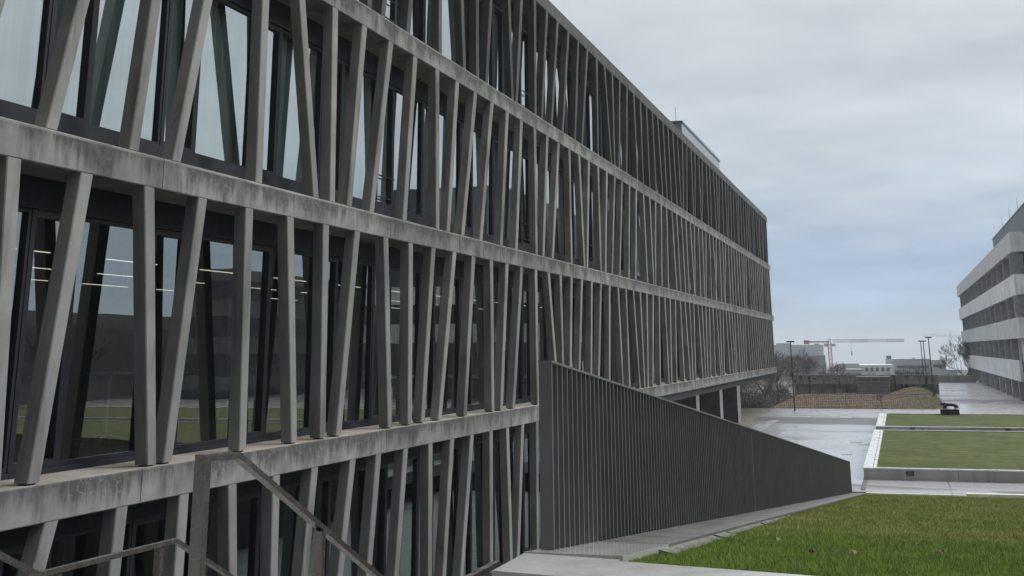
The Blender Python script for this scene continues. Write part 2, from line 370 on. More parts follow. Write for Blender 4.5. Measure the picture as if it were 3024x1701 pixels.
# ================================================================== BIG OFFICE BUILDING
B = thing('office_building', 'long grey concrete office building with storeys of slanted pillars and glass behind', 'building', (14, 9, -5.3))
YF, YG = 9.0, 9.85
XE = 99.3
T = {'D': (-5.3, -1.7757), 'C': (-1.3806, 2.0394), 'B': (2.4417, 5.8275), 'A': (6.2298, 9.53)}
BEAM = [(-1.7757, -1.3806), (2.0394, 2.4417), (5.8275, 6.2298), (9.53, 9.9324)]
jx = [14.05+7.8*k for k in range(-2, 11)]+[XE+.35]
for bi, (z0, z1) in enumerate(BEAM):
    roof = bi == 3
    end = XE-.35 if roof else XE+.12*(3-bi)
    js = [j for j in jx if j < end-1]+[end]
    for a, b in zip(js[:-1], js[1:]):
        a += .007; b -= .007; c = .012
        pr = [(9.0, z0+c), (9.0+c, z0), (9.74, z0), (9.74, z1), (9.0+c, z1), (9.0, z1-c)]
        mb = MB(); mb.loft([(a, y, z) for y, z in pr][::-1], [(b, y, z) for y, z in pr][::-1])
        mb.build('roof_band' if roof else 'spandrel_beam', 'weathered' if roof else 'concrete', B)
    if not roof:   # sill slabs on the beam, a shade warmer and 3 mm proud
        mb = MB()
        for a, b in zip(js[:-1], js[1:]): mb.box(a+.012, b-.012, 9.012, 9.74, z1, z1+.004)
        mb.build('sill', 'sill', B)
        mb = MB()
        for j in js[1:-1]: mb.box(j-.0065, j+.0065, 9.012, 9.73, z0+.01, z1-.004)
        mb.build('expansion_joint', 'joint', B)
# pillars: (top, foot) of the left front edge along the facade
rnd = random.Random(3)
G0 = 11.07
rows = {
 'A': {17: (33.37, 32.88), 18: (34.6, 33.92), 19: (35.92, 35.19), 20: (37.19, 36.71), 21: (38.44, 37.64), 22: (39.8, 39.92), 23: (41.02, 41.97), 24: (42.29, 42.51), 25: (43.57, 43.28), 26: (44.89, 44.6),
       27: (46.2, 46.65), 28: (47.49, 47.85), 29: (48.78, 49.23), 30: (50.09, 50.61), 31: (51.29, 52.16), 32: (52.58, 53.24), 33: (53.86, 54.4), 34: (55.1, 55.87), 35: (56.39, 57.01),
       16: (32.07, 32.21), 15: (30.8, 30.38), 14: (29.5, 30.01), 13: (28.2, 27.82), 12: (26.9, 27.11), 11: (25.6, 26.17), 10: (24.3, 24.53), 9: (23.0, 22.62), 8: (21.7, 21.29), 7: (20.4, 20.62)},
 'B': dict(zip(range(0, 30), [(11.05, 10.3), (12.38, 11.7), (13.66, 13.34), (15.0, 14.34), (16.45, 16.64), (17.66, 18.62), (19.0, 19.26), (20.29, 19.97), (21.59, 20.97), (22.9, 22.6), (24.21, 24.48), (25.51, 25.14), (26.81, 26.1),
        (28.08, 27.39), (29.35, 28.98), (30.64, 30.27), (31.93, 32.16), (33.22, 32.85), (34.5, 33.83), (35.75, 36.01), (36.99, 37.63), (38.3, 37.99), (39.61, 39.91), (40.94, 40.59), (42.22, 41.59), (43.45, 42.85), (44.78, 44.43), (46.05, 45.67)])),
 'C': dict(zip(range(0, 68), list(zip([11.04, 12.34, 13.65, 14.96, 16.28, 17.61, 18.92, 20.22, 21.53, 22.81, 24.09, 25.4, 26.69, 28.01, 29.27, 30.55, 31.87, 33.16, 34.46, 35.73, 37.02, 38.31, 39.61, 40.9, 42.25, 43.6],
        [11.33, 11.96, 14.24, 14.6, 16.55, 18.17, 19.19, 19.81, 22.06, 23.05, 23.75, 24.72, 26.31, 28.29, 28.95, 29.95, 32.15, 34.24, 34.84, 35.55, 36.55, 38.13, 39.12, 40.73, 42.89, 43.98])))),
 'D': dict(zip(range(1, 17), [(12.25, 11.2), (13.57, 13.42), (14.95, 15.0), (16.2, 16.75), (17.51, 17.78), (18.82, 18.42), (20.3, 19.65), (21.41, 20.97), (22.72, 22.3), (24.04, 24.28), (25.33, 24.9), (26.62, 25.96), (27.97, 28.17), (29.24, 29.75), (30.53, 30.17), (31.84, 31.97)])),
}
farC = [46.03, 46.72, 47.4, 48.36, 49.95, 51.96, 52.61, 53.88, 55.88, 57.54, 58.33, 59.15, 61.39, 62.34, 63.09, 64.11, 65.84, 67.82, 68.39, 69.35, 71.78, 73.58, 74.29, 74.87, 76.6, 77.8, 78.87, 80.14, 82.59, 83.52, 85.43, 86.92, 87.93, 89.61, 91.39, 92.24, 93.95, 94.63, 95.91]
for k, xb in enumerate(farC): rows['C'][26+k] = (G0+1.3005*(26+k), max(G0+1.3005*(26+k)-.95, min(G0+1.3005*(26+k)+.95, xb)))
allp = []
for row, (zb, zt) in T.items():
    kmax = 29 if row == 'D' else 67
    for k in range(-9, kmax+1):
        if k in rows[row]: xt, xb = rows[row][k]
        else:
            xt = G0+1.3005*k; xb = xt+rnd.choice((-1, 1, 1, -1, .3))*rnd.uniform(.15, .85)
        if xt+.3 > XE-.4: continue
        allp.append((row, xt, xb, zb, zt))
def pillar(mb, row, xt, xb, zb, zt):
    c = .013; wt, wb = .235, .205
    y0t, y0b, d = 9.003, 9.055, .18
    def sec(x, w, y, z): return [(x, y+c, z), (x+c, y, z), (x+w-c, y, z), (x+w, y+c, z), (x+w, y+d, z), (x, y+d, z)]
    mb.loft(sec(xb, wb, y0b, zb+.024), sec(xt, wt, y0t, zt))
def show(p):   # rough size in the picture
    row, xt, xb, zb, zt = p
    if xt < 10.3: return 0
    if row == 'A' and xt < 19.5: return .05/xt
    if row == 'D' and xt > 32.5: return 0
    return 1/xt**2
allp.sort(key=show, reverse=True)
for p in allp[:99]:
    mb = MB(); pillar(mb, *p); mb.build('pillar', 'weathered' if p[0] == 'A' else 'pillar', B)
for wh, mt in ((lambda r: r == 'A', 'weathered'), (lambda r: r != 'A', 'pillar')):
    mb = MB()
    for p in allp[99:]:
        if wh(p[0]): pillar(mb, *p)
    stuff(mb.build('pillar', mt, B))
mb = MB()
for row, xt, xb, zb, zt in allp: mb.box(xb+.035, xb+.17, 9.085, 9.20, zb+.003, zb+.026)
stuff(mb.build('pillar_shoe', 'joint', B))
# glazing storey by storey: (row, base, glass bottom, glass top, blind box bottom, top)
GL = {'D': (-5.3, -5.12, -2.16, -2.14, -1.7757), 'C': (-1.3806, -1.26, 1.62, 1.67, 2.0394), 'B': (2.4417, 2.86, 5.36, 5.42, 5.8275), 'A': (6.2298, 6.64, 9.10, 9.16, 9.53)}
winds = []
for row, q in GL.items():
    for k in range(-5, 33):
        g = 13.45+2.6*k
        if g+2.6 > (48.9 if row == 'D' else XE-.3): continue
        winds.append((0 if g < 7 or (row == 'A' and g < 17) or (row == 'D' and g > 31) else 1/g**2, row, g))
winds.sort(reverse=True)
def window_mesh(fr, pa, row, g):
    base, gb, gt, bb, top = GL[row]
    m1_, m2_ = g, g+1.70
    w = .055
    # fixed light, then a narrow opening casement with a heavier sash
    fr.box(m1_, m1_+w, 9.80, 9.92, gb-.05, gt+.045); fr.box(m2_-w, m2_, 9.80, 9.92, gb-.05, gt+.045)
    fr.box(m1_+w, m2_-w, 9.80, 9.92, gb-.05, gb); fr.box(m1_+w, m2_-w, 9.80, 9.92, gt, gt+.045)
    a, b = m2_+.002, g+2.598; s = .085
    fr.box(a, a+s, 9.79, 9.92, gb-.05, gt+.045); fr.box(b-s, b, 9.79, 9.92, gb-.05, gt+.045)
    fr.box(a+s, b-s, 9.79, 9.92, gb-.05, gb+.04); fr.box(a+s, b-s, 9.79, 9.92, gt-.04, gt+.045)
    pa.quad((m1_+w-.004, YG, gb), (m2_-w+.004, YG, gb), (m2_-w+.004, YG, gt), (m1_+w-.004, YG, gt))
    pa.quad((a+s-.004, YG, gb+.036), (b-s+.004, YG, gb+.036), (b-s+.004, YG, gt-.036), (a+s-.004, YG, gt-.036))
rails = MB(); nrail = 0
for i, (sz, row, g) in enumerate(winds[:99]):
    fr, pa = MB(), MB(); window_mesh(fr, pa, row, g)
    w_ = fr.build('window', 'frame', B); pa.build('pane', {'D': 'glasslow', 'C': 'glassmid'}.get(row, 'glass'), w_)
    if (row, round((g-13.45)/2.6)) in (('B', 3), ('B', 7), ('A', 3), ('A', 7), ('B', 10)):      # thin safety bars before some casements
        base, gb, gt, bb, top = GL[row]; sb = MB()
        for zz in (gb+.12, gb+.55): sb.box(g+1.74, g+2.56, 9.74, 9.765, zz, zz+.022)
        sb.build('safety_bar', 'frame', w_)
fr = MB(); far_panes = {'glass': MB(), 'glassmid': MB(), 'glasslow': MB()}
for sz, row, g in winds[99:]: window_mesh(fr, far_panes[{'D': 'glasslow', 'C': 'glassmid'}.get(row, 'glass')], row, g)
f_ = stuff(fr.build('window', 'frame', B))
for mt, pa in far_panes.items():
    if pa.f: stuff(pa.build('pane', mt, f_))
for row, (base, gb, gt, bb, top) in GL.items():
    end = 48.9 if row == 'D' else XE-.32
    mb = MB(); mb.box(-1.5, end, 9.745, 9.95, gt+.048, top-.002); mb.build('blind_box', 'shade', B)
    mb = MB(); mb.box(-1.5, end, 9.745, 9.95, base-.1, gb-.052); mb.build('window_upstand', 'frame', B)
# inside: floors, core wall
for (z0, z1) in BEAM[:3]:
    mb = MB(); mb.box(-1.5, XE-.4, 9.952, 24, z0, z1-.02); mb.build('floor_slab', 'floorin', B)
mb = MB(); mb.box(-1.5, 48.9, 9.952, 24, -5.6, -5.32); mb.build('floor_slab', 'floorin', B)
mb = MB(); mb.box(-1.5, XE-.4, 9.742, 24, 9.55, 9.90); mb.build('roof_slab', 'weathered', B)
mb = MB(); mb.box(-1.4, XE-1.2, 21.5, 21.8, -1.39, 9.54); mb.build('core_wall', 'core', B)
mb = MB(); mb.box(-1.4, 48.8, 21.5, 21.8, -5.31, -1.78); mb.box(48.8, 49.1, 9.6, 24, -5.31, -1.78); mb.build('basement_wall', 'pier', B)
mb = MB()
for z0, z1 in ((-1.38, 2.03), (2.45, 5.82), (6.24, 9.52)): mb.box(XE-.75, XE-.55, 9.3, 24, z0, z1)
mb.build('end_wall', 'weathered', B)
mb = MB()
for k in range(-1, 12):
    x = 16.6+7.8*k
    for z0, z1 in ((-1.39, 2.04), (2.43, 5.83), (6.22, 9.54)): mb.box(x, x+.45, 13.9, 14.4, z0, z1)
mb.build('interior_column', 'core', B)
mb = MB()
for k in range(5): mb.box(26+k*15, 26.15+k*15, 10.4, 21.4, 2.43, 5.82); mb.box(20+k*15, 20.15+k*15, 10.4, 21.4, 6.22, 9.53)
mb.build('room_partition', 'core', B)
# curtains behind the glass of the two upper storeys
cr = random.Random(11); nc = 0
def curtain(mb, a, b, z0, z1, y=10.12):
    n = max(6, int((b-a)/.035)); pts = []
    for i in range(n+1):
        x = a+(b-a)*i/n; yy = y+.035*math.sin(i*1.15)+.02*math.sin(i*.41+a)
        pts.append((x, yy))
    for (xa, ya), (xb, yb) in zip(pts[:-1], pts[1:]): mb.quad((xa, ya, z0), (xb, yb, z0), (xb, yb, z1), (xa, ya, z1))
far = MB()
for sz, row, g in winds:
    if row not in 'AB' or g < 7: continue
    base, gb, gt, bb, top = GL[row]
    t = cr.random()
    if row == 'B' and g < 19: t = .1
    if t < .46: a, b = g+.03, g+2.56
    elif t < .55: a, b = g+1.3, g+2.5
    elif t < .72: a, b = g+.05, g+.6
    else: continue
    if nc < 60:
        mb = MB(); curtain(mb, a, b, gb-.3, gt+.03); mb.build('curtain', 'curtain', B); nc += 1
    else: curtain(far, a, b, gb-.3, gt+.03)
stuff(far.build('curtain', 'curtain', B))
# underside beyond the light well: recessed dark fascia and fin piers
mb = MB(); mb.box(49.12, XE-.5, 9.42, 24, -2.16, -1.7775); mb.build('soffit', 'soffit', B)
for x0, x1 in ((61.3, 62.25), (69.6, 70.75), (77.3, 78.75)):
    mb = MB(); mb.box(x0, x1, 9.42, 16.5, GZ, -2.162); p_ = mb.build('pier', 'pier', B)
    mb = MB(); mb.box(x0, x1, 9.405, 9.418, GZ, -2.162); mb.build('pier_lit_front', 'pierlit', p_)  # thin plate added to carry the paler, lit colour
# penthouse on the roof with lightning rods
mb = MB(); mb.box(77.2, 95.1, 12.0, 12.9, 9.85, 13.86); ph = mb.build('roof_penthouse', 'metalclad', B)
mb = MB(); mb.box(77.12, 95.18, 11.93, 12.97, 13.862, 14.0); mb.build('eaves', 'zincedge', ph)
mb = MB(); mb.tube((77.5, 12.4, 14), (77.45, 12.4, 14.95), .02, .012); mb.tube((95.0, 12.4, 14), (95.0, 12.4, 14.8), .02, .012); mb.build('lightning_rod', 'zincedge', ph)

# lamps hanging in the second storey
lampm = MB()
proto = None
for row, (y, xs_, n, ln) in enumerate(((12.98, 12.5, 12, 1.55), (15.55, 15.95, 11, 1.6), (18.15, 19.1, 9, 1.8))):
    for k in range(n):
        x = xs_+3.1*k
        lab = ('lit thin ceiling lamp nearest the glass behind the lower slanted pillars', 'lit thin ceiling lamp in the middle row behind the lower slanted pillars', 'lit thin ceiling lamp deepest inside the room behind the lower slanted pillars')[row]
        if proto is None or proto[0] != ln:
            mb = MB(); mb.box(x, x+ln, y-.02, y+.02, 1.548, 1.56)
            o = tag(mb.build('ceiling_lamp', 'lamp'), lab, 'ceiling lamp', 'lit ceiling lamps behind the glass')
            hm = MB(); hm.box(x, x+ln, y-.02, y+.02, 1.5605, 1.572)
            for q in (.2, ln-.2): hm.tube((x+q, y, 1.572), (x+q, y, 2.04), .005, n=4)
            hm.build('housing', 'white', o); proto = (ln, o, x, y)
        else:
            src = proto[1]; c = src.copy(); COL.objects.link(c); c.location = (x-proto[2], y-proto[3], 0); c['label'] = lab
            for ch in src.children:
                d = ch.copy(); COL.objects.link(d); d.parent = c
# high table inside
t = thing('high_table', 'pale round bar table seen through the glass near the bottom left', 'table', (17.6, 12, -1.40))
mb = MB(); mb.tube((17.6, 12, -.335), (17.6, 12, -.30), .37, n=24); mb.build('tabletop', 'white', t)
mb = MB(); mb.tube((17.6, 12, -1.25), (17.6, 12, -.335), .04, n=8); mb.build('column', 'white', t)
for k in range(4):
    a = .4+k*math.pi/2; mb = MB(); mb.tube((17.6, 12, -1.25), (17.6+.42*math.cos(a), 12+.42*math.sin(a), -1.33), .028, n=6); mb.tube((17.6+.42*math.cos(a), 12+.42*math.sin(a), -1.33), (17.6+.43*math.cos(a), 12+.43*math.sin(a), -1.40), .028, n=6); mb.build('foot', 'white', t)

# ================================================================== LIGHT WELL: wall, coping, railing, handrails
SK = .185   # the front strip is not quite square to the falling one
w = thing('retaining_wall', 'low concrete wall with pale coping falling along the lawn under the dark railing', 'wall', (6, 1.5, -5.3))
mb = MB()
for a, b, e in ((6.1, 7.32, .07), (7.3205, 41.4, .0235)): mb.loft([(a, 1.325, -5.6), (b, 1.325, -5.6), (b, 1.76, -5.6), (a, 1.76, -5.6)], [(a, 1.325, zc(a)-e), (b, 1.325, zc(b)-e), (b, 1.76, zc(b)-e), (a, 1.76, zc(a)-e)])
mb.build('wall_body', 'wallold', w)
ft = random.Random(9); x = 7.0
while x < 15:
    l_ = ft.uniform(.45, .9); w_ = .11*max(.12, 1-(x-7)/9)*ft.uniform(.8, 1.1); e_ = ft.uniform(-.012, .008)
    mb = MB(); mb.loft([(x, 1.323, ZL(x)-.1), (x, 1.323-w_, ZL(x)-.1), (x+l_, 1.323-w_-e_, ZL(x+l_)-.1), (x+l_, 1.323, ZL(x+l_)-.1)], [(x, 1.323, ZL(x)+.05), (x, 1.323-w_, ZL(x)+.03), (x+l_, 1.323-w_-e_, ZL(x+l_)+.03), (x+l_, 1.323, ZL(x+l_)+.05)]); mb.build('footing_stone', 'footing', w)
    x += l_+ft.choice((.004, .004, .004, .12))
mb = MB(); mb.prism([(5.6-SK*18.4, -16.6), (5.95-SK*17.9, -16.6), (5.95, 1.306), (5.95, 1.76), (5.6, 1.76)], -1.45, -1.0); mb.box(5.952, 6.098, 1.34, 1.76, -5.6, -1.0); mb.build('wall_body', 'planter', w)
cuts = [6.085, 7.32, 13.5, 19.6, 25.7, 31.8, 37.9, 41.4]
for i, (a, b) in enumerate(zip(cuts[:-1], cuts[1:])):
    mb = MB(); mb.slope(a+.004, b-.004, 1.31, 1.79, zc(a), zc(b), .068 if i < 1 else .022); mb.build('coping_stone', 'capnew' if i < 1 else 'capold', w)
mb = MB(); mb.prism([(5.58-SK*5.185, -3.4), (5.97-SK*4.706, -3.4), (5.97, 1.306), (6.081-SK*.4, 1.306), (6.081, 1.785), (5.58, 1.785)], -.998, -.932); mb.build('coping_stone', 'capnew', w)
for k in range(6):
    a, b = 4.706+.008+2.0*k, 4.706+2.0*(k+1); mb = MB(); mb.prism([(5.58-SK*(b+.479), 1.306-b), (5.97-SK*b, 1.306-b), (5.97-SK*a, 1.306-a), (5.58-SK*(a+.479), 1.306-a)], -.998, -.932); mb.build('coping_stone', 'capnew', w)

f = thing('steel_railing', 'dark anthracite steel railing of close upright bars sloping down beside the lawn', 'railing', (6.3, 1.73, -1))
RH = .885
mb = MB(); mb.box(6.31, 6.325, 1.70, 1.768, zc(6.31), zc(6.31)+RH); mb.build('end_post', 'fence', f)
for xj in (15.1, 24.0, 33.0, 41.2):
    mb = MB(); mb.box(xj-.013, xj+.013, 1.698, 1.77, zc(xj), zc(xj)+RH-.012); mb.build('post', 'fence', f)
segs = [6.31, 15.1, 24.0, 33.0, 41.21]
for a, b in zip(segs[:-1], segs[1:]):
    mb = MB(); mb.slope(a, b-.006, 1.698, 1.77, zc(a)+RH+.012, zc(b)+RH+.012, .012); mb.build('top_rail', 'fence', f)
bx = [6.31+.1047*i for i in range(1, 333)]
rest = MB()
for i, x in enumerate(bx):
    if any(abs(x-q) < .04 for q in segs): continue
    mb = MB() if i < 100 else rest
    mb.box(x, x+.012, 1.70, 1.768, zc(x)-.01, zc(x)+RH-.001)
    if i < 100: mb.build('baluster', 'fence', f)
stuff(rest.build('baluster', 'fence', f))

def handrail(name, label, y, pts, posts, first_post=False):
    t = thing(name, label, 'handrail', (pts[0][0], y, pts[0][1]-.9), 'handrails of the stairs beside the facade')
    mb = MB()
    for k, ((xa, za), (xb, zb)) in enumerate(zip(pts[:-1], pts[1:])): mb.bar((xa, y, za), (xb, y, zb), .042, .030)
    mb.build('rail', 'steel', t)
    for x, zt, zb in posts: 
        mb = MB(); mb.box(x-.022, x+.022, y-.025, y+.025, zb, zt-.036); mb.build('post', 'steel', t)
    return t
h1 = handrail('handrail', 'square stainless handrail bent at its top with a stout end post', 3.0, [(5.185, -.441), (5.462, -.453), (7.9, -1.57)], [(6.392, -.876, -1.9)])
mb = MB(); c = .02; mb.loft([(5.135, 2.972, -1.4), (5.183, 2.972, -1.4), (5.183, 3.028, -1.4), (5.135, 3.028, -1.4)], [(5.135, 2.972, -.44), (5.183, 2.972, -.44), (5.183, 3.028, -.44), (5.135, 3.028, -.44)]); mb.build('end_post', 'steel', h1)
handrail('handrail', 'thin stainless handrail with a level stretch close to the facade, lowest left', 5.0, [(5.2, -.55), (6.774, -1.255), (8.282, -1.269), (11.5, -2.70)], [(5.5, -.70, -1.5), (6.95, -1.257, -2.25), (8.08, -1.268, -2.25), (9.8, -1.96, -3.3)])
handrail('handrail', 'short stainless handrail end beside the corner of the pale coping', 2.45, [(6.0, -1.238), (7.74, -1.238), (7.98, -1.36)], [(7.55, -1.24, -2.25), (6.3, -1.24, -2.0)])

# ================================================================== LAWN
m = MB()
for k in range(18):
    a = 5.955+(41.39-5.955)*k/18; b = 5.955+(41.39-5.955)*(k+1)/18
    m.quad((a, -60, ZL(a)), (b, -60, ZL(b)), (b, 1.33, ZL(b)), (a, 1.33, ZL(a))) if k else m.add([(2.6, -60, -.99), (b, -60, ZL(b)), (b, 1.33, ZL(b)), (a, 1.33, ZL(a)), (2.6, -16.6, -.99)], [(0, 1, 2, 3, 4)])
struct(m.build('lawn', 'lawn'))
def blades(name, mat, n, gen, hgt, wid, seed):
    rg = np.random.default_rng(seed); X, Y, Z, D = gen(rg, n); n = len(X)
    ang = rg.uniform(0, 2*np.pi, n); h = hgt*rg.uniform(.55, 1.25, n)*(1+D*.012); wd = wid*rg.uniform(.7, 1.3, n)*(1+D*.085)
    lean = rg.normal(0, .45, (n, 2))*h[:, None]
    ca, sa = np.cos(ang), np.sin(ang)
    V = np.empty((n, 3, 3), np.float32)
    V[:, 0] = np.stack([X-ca*wd/2, Y-sa*wd/2, Z-.01], 1); V[:, 1] = np.stack([X+ca*wd/2, Y+sa*wd/2, Z-.01], 1)
    V[:, 2] = np.stack([X+lean[:, 0], Y+lean[:, 1], Z+h], 1)
    me = bpy.data.meshes.new(name); me.vertices.add(n*3); me.loops.add(n*3); me.polygons.add(n)
    me.vertices.foreach_set('co', V.ravel()); me.loops.foreach_set('vertex_index', np.arange(n*3, dtype=np.int32))
    me.polygons.foreach_set('loop_start', np.arange(0, n*3, 3, dtype=np.int32)); me.polygons.foreach_set('loop_total', np.full(n, 3, np.int32))
    me.update(); me.validate()
    o = bpy.data.objects.new(name, me); COL.objects.link(o); me.materials.append(M[mat]); return stuff(o)
def lawn_gen(rg, n):
    u = rg.random(n); a, b = 1/5.4, 1/41.3
    X = 1/(a+(b-a)*u)                                   # thins out with distance
    Y = 1.335-rg.random(n)*(1.36+.115*X)
    k = X > 5.985-.185*(1.306-Y)
    X, Y = X[k], Y[k]
    return X, Y, -.949-.0944*(X-6.31)-.062, X
blades('grass', 'lawn', 380000, lawn_gen, .036, .0042, 4)
def lawn_side(rg, n):
    u = rg.random(n); a, b = 1/5.0, 1/41.3; X = 1/(a+(b-a)*u)
    Y = 1.335-(1.36+.115*X)-rg.random(n)*(2.6+.06*X); k = X > 5.985-.185*(1.306-Y); X, Y = X[k], Y[k]
    return X, Y, -.949-.0944*(X-6.31)-.062, X
blades('grass', 'lawn', 300000, lawn_side, .036, .0048, 6)
lf = random.Random(5)
for k, (x, y) in enumerate(((8.73, .85), (7.51, .33), (7.45, .54), (7.99, -.14), (12.2, .1))):
    z = ZL(x)+.045; a = lf.uniform(0, 6); mb = MB(); s = .022
    pts = [(x+s*r*math.cos(a+t), y+s*r*math.sin(a+t), z+.012*math.sin(3*t)) for t, r in ((0, 1), (.7, .8), (1.6, .55), (2.5, .75), (3.14, 1), (3.9, .7), (4.7, .55), (5.5, .8))]
    mb.add([(x, y, z+.012)]+pts, [(0, i+1, (i+1) % 8+1) for i in range(8)])
    tag(mb.build('fallen_leaf', plain('fallen leaf', [(.34, .33, .14), (.24, .24, .09), (.05, .04, .02), (.20, .13, .08), (.16, .14, .07)][k], .8)),
        ('pale yellow fallen leaf in the green front strip of lawn', 'small yellowish fallen leaf nearest the front coping', 'dark fallen leaf beside a yellowish one on the lawn', 'pinkish brown fallen leaf low on the lawn', 'dull brown fallen leaf where green grass turns dry')[k], 'leaf', 'fallen leaves on the lawn')

# ================================================================== PLANTERS
def planter(label, x0, x1, yl, joints, niches, sidenich=None):
    t = thing('raised_planter', label, 'planter', (x0, yl, GZ), 'raised lawn planters on the plaza')
    zt = GZ+.38; ye = -60; th = .42
    js = [yl]+joints+[ye]
    for a, b in zip(js[:-1], js[1:]):
        mb = MB(); mb.box(x0, x0+.16, b+.006, a-.006, GZ, zt-.04); mb.build('front_slab', 'planter', t)
        mb = MB(); mb.box(x0-.008, x0+.20, b+.003, a-.003 if a != yl else a+.008, zt-.039, zt); mb.build('coping', 'plantercap', t)
    mb = MB(); mb.box(x0+.162, x1-.2, yl-.16, yl, GZ, zt-.04); mb.build('side_slab', 'planter', t)
    mb = MB(); n = 4
    for k in range(n): mb.box(x0+.202+(x1-x0-.402)*k/n, x0+.202+(x1-x0-.402)*(k+1)/n-.008, yl-.30, yl+.008, zt-.039, zt)
    mb.box(x0+.202, x1-.2, yl-.42, yl-.318, GZ+.2, zt-.008)
    mb.build('side_coping', 'plantercap', t)
    mb = MB(); mb.box(x1-.2, x1, ye, yl, GZ, zt-.04); mb.build('back_slab', 'planter', t)
    mb = MB(); mb.box(x1-.21, x1+.008, ye, yl+.008, zt-.039, zt); mb.build('back_coping', 'plantercap', t)
    mb = MB(); mb.box(x0+.162, x1-.202, ye, yl-.421, GZ, zt-.05); mb.build('turf', 'turf', t)
    for y0, y1, z0, z1 in niches:
        mb = MB(); mb.box(x0-.012, x0-.001, y0, y1, z0, z1); nb = mb.build('light_niche', 'black', t)
        mb = MB(); mb.box(x0-.016, x0-.0125, y0+.04, y1-.04, z0+.03, z1-.03); mb.build('lens', 'darkglass', nb)
    if sidenich:
        mb = MB(); mb.box(sidenich, sidenich+1.2, yl+.001, yl+.02, GZ+.05, zt-.07); mb.build('light_niche', 'black', t)
    return t
planter('raised grass planter with pale coping in front, the wider one nearer the sloping railing', 45.4, 66.1, 1.45, [0.28, -1.55, -5.2, -9, -14, -20], [(-.16, .10, -4.10, -3.96), (-5.0, -4.74, -4.10, -3.96)])
planter('raised grass planter with pale coping behind the other, carrying the dark panther', 69.0, 82.6, 1.42, [-.9, -2.7, -4.2, -6.9, -11, -18], [(-.49, -.24, -4.03, -3.91), (-5.01, -4.77, -4.03, -3.91)], 75.2)
# panther on its plinth
t = thing('panther_statue', 'black bronze prowling panther on a low dark plinth on the planter', 'statue', (81.9, -2.64, GZ+.38))
mb = MB(); mb.prism([(81.6, -3.19), (82.35, -3.19), (82.35, -2.12), (81.6, -2.12)], GZ+.381, GZ+.66); mb.build('plinth', 'bronze', t)
def skin_body(name, mat, verts, edges, radii, parent, lvl=2, root=0):
    off = Vector((0, 0, 0)); p = parent
    while p is not None: off += p.location; p = p.parent
    me = bpy.data.meshes.new(name); me.from_pydata([tuple(Vector(v)-off) for v in verts], edges, []); me.update()
    o = bpy.data.objects.new(name, me); COL.objects.link(o); o.parent = parent; me.materials.append(M[mat])
    sk = o.modifiers.new('skin', 'SKIN'); sk.use_smooth_shade = True
    if not me.skin_vertices: me.skin_vertices.new()
    for sv, r in zip(me.skin_vertices[0].data, radii): sv.radius = (r, r) if not isinstance(r, tuple) else r
    me.skin_vertices[0].data[root].use_root = True
    sb = o.modifiers.new('sub', 'SUBSURF'); sb.levels = lvl; sb.render_levels = lvl
    return o
bz = GZ+.66
V = [(81.98, -2.92, bz+.27), (81.98, -2.70, bz+.25), (81.98, -2.47, bz+.28), (81.98, -2.33, bz+.30), (81.98, -2.20, bz+.27), (81.98, -2.11, bz+.235),
     (82.05, -2.45, bz+.16), (82.05, -2.41, bz+.02), (81.91, -2.38, bz+.15), (81.91, -2.28, bz+.02),
     (82.05, -3.00, bz+.17), (82.05, -2.96, bz+.10), (82.05, -3.02, bz+.02), (81.91, -3.05, bz+.18), (81.91, -3.09, bz+.10), (81.91, -3.10, bz+.02),
     (81.98, -3.05, bz+.25), (81.98, -3.14, bz+.19), (81.98, -3.19, bz+.08), (81.98, -3.24, bz+.05), (82.02, -2.19, bz+.315), (81.94, -2.19, bz+.315)]
E_ = [(0, 1), (1, 2), (2, 3), (3, 4), (4, 5), (2, 6), (6, 7), (2, 8), (8, 9), (0, 10), (10, 11), (11, 12), (0, 13), (13, 14), (14, 15), (0, 16), (16, 17), (17, 18), (18, 19), (4, 20), (4, 21)]
RD = [.10, .095, .11, .085, .08, .05, .06, .045, .06, .045, .075, .05, .042, .075, .05, .042, .055, .03, .024, .02, .02, .02]
skin_body('panther', 'bronze', V, E_, RD, t)

# ================================================================== FAR EDGE OF THE PLAZA
t = thing('plaza_railing', 'long thin dark railing along the far edge of the wet plaza', 'railing', (96.5, 5, GZ))
mb = MB(); mb.box(96.43, 96.5, -2.1, 40, GZ+1.01, GZ+1.06); mb.build('top_rail', 'railgrey', t)
mb = MB(); mb.box(96.45, 96.49, -2.1, 40, GZ+.06, GZ+.085); mb.build('bottom_rail', 'railgrey', t)
for k in range(22):
    mb = MB(); mb.box(96.45, 96.49, -2.1+k*2.0, -2.07+k*2.0, GZ, GZ+1.03); mb.build('post', 'railgrey', t)
rest = MB(); i = 0
for k in range(285):
    y = -1.98+k*.145
    if abs((y+2.1) % 2.0) < .05: continue
    mb = MB() if i < 100 else rest; mb.box(96.463, 96.477, y, y+.022, GZ+.085, GZ+1.01)
    if i < 100: mb.build('baluster', 'railgrey', t)
    i += 1
stuff(rest.build('baluster', 'railgrey', t))

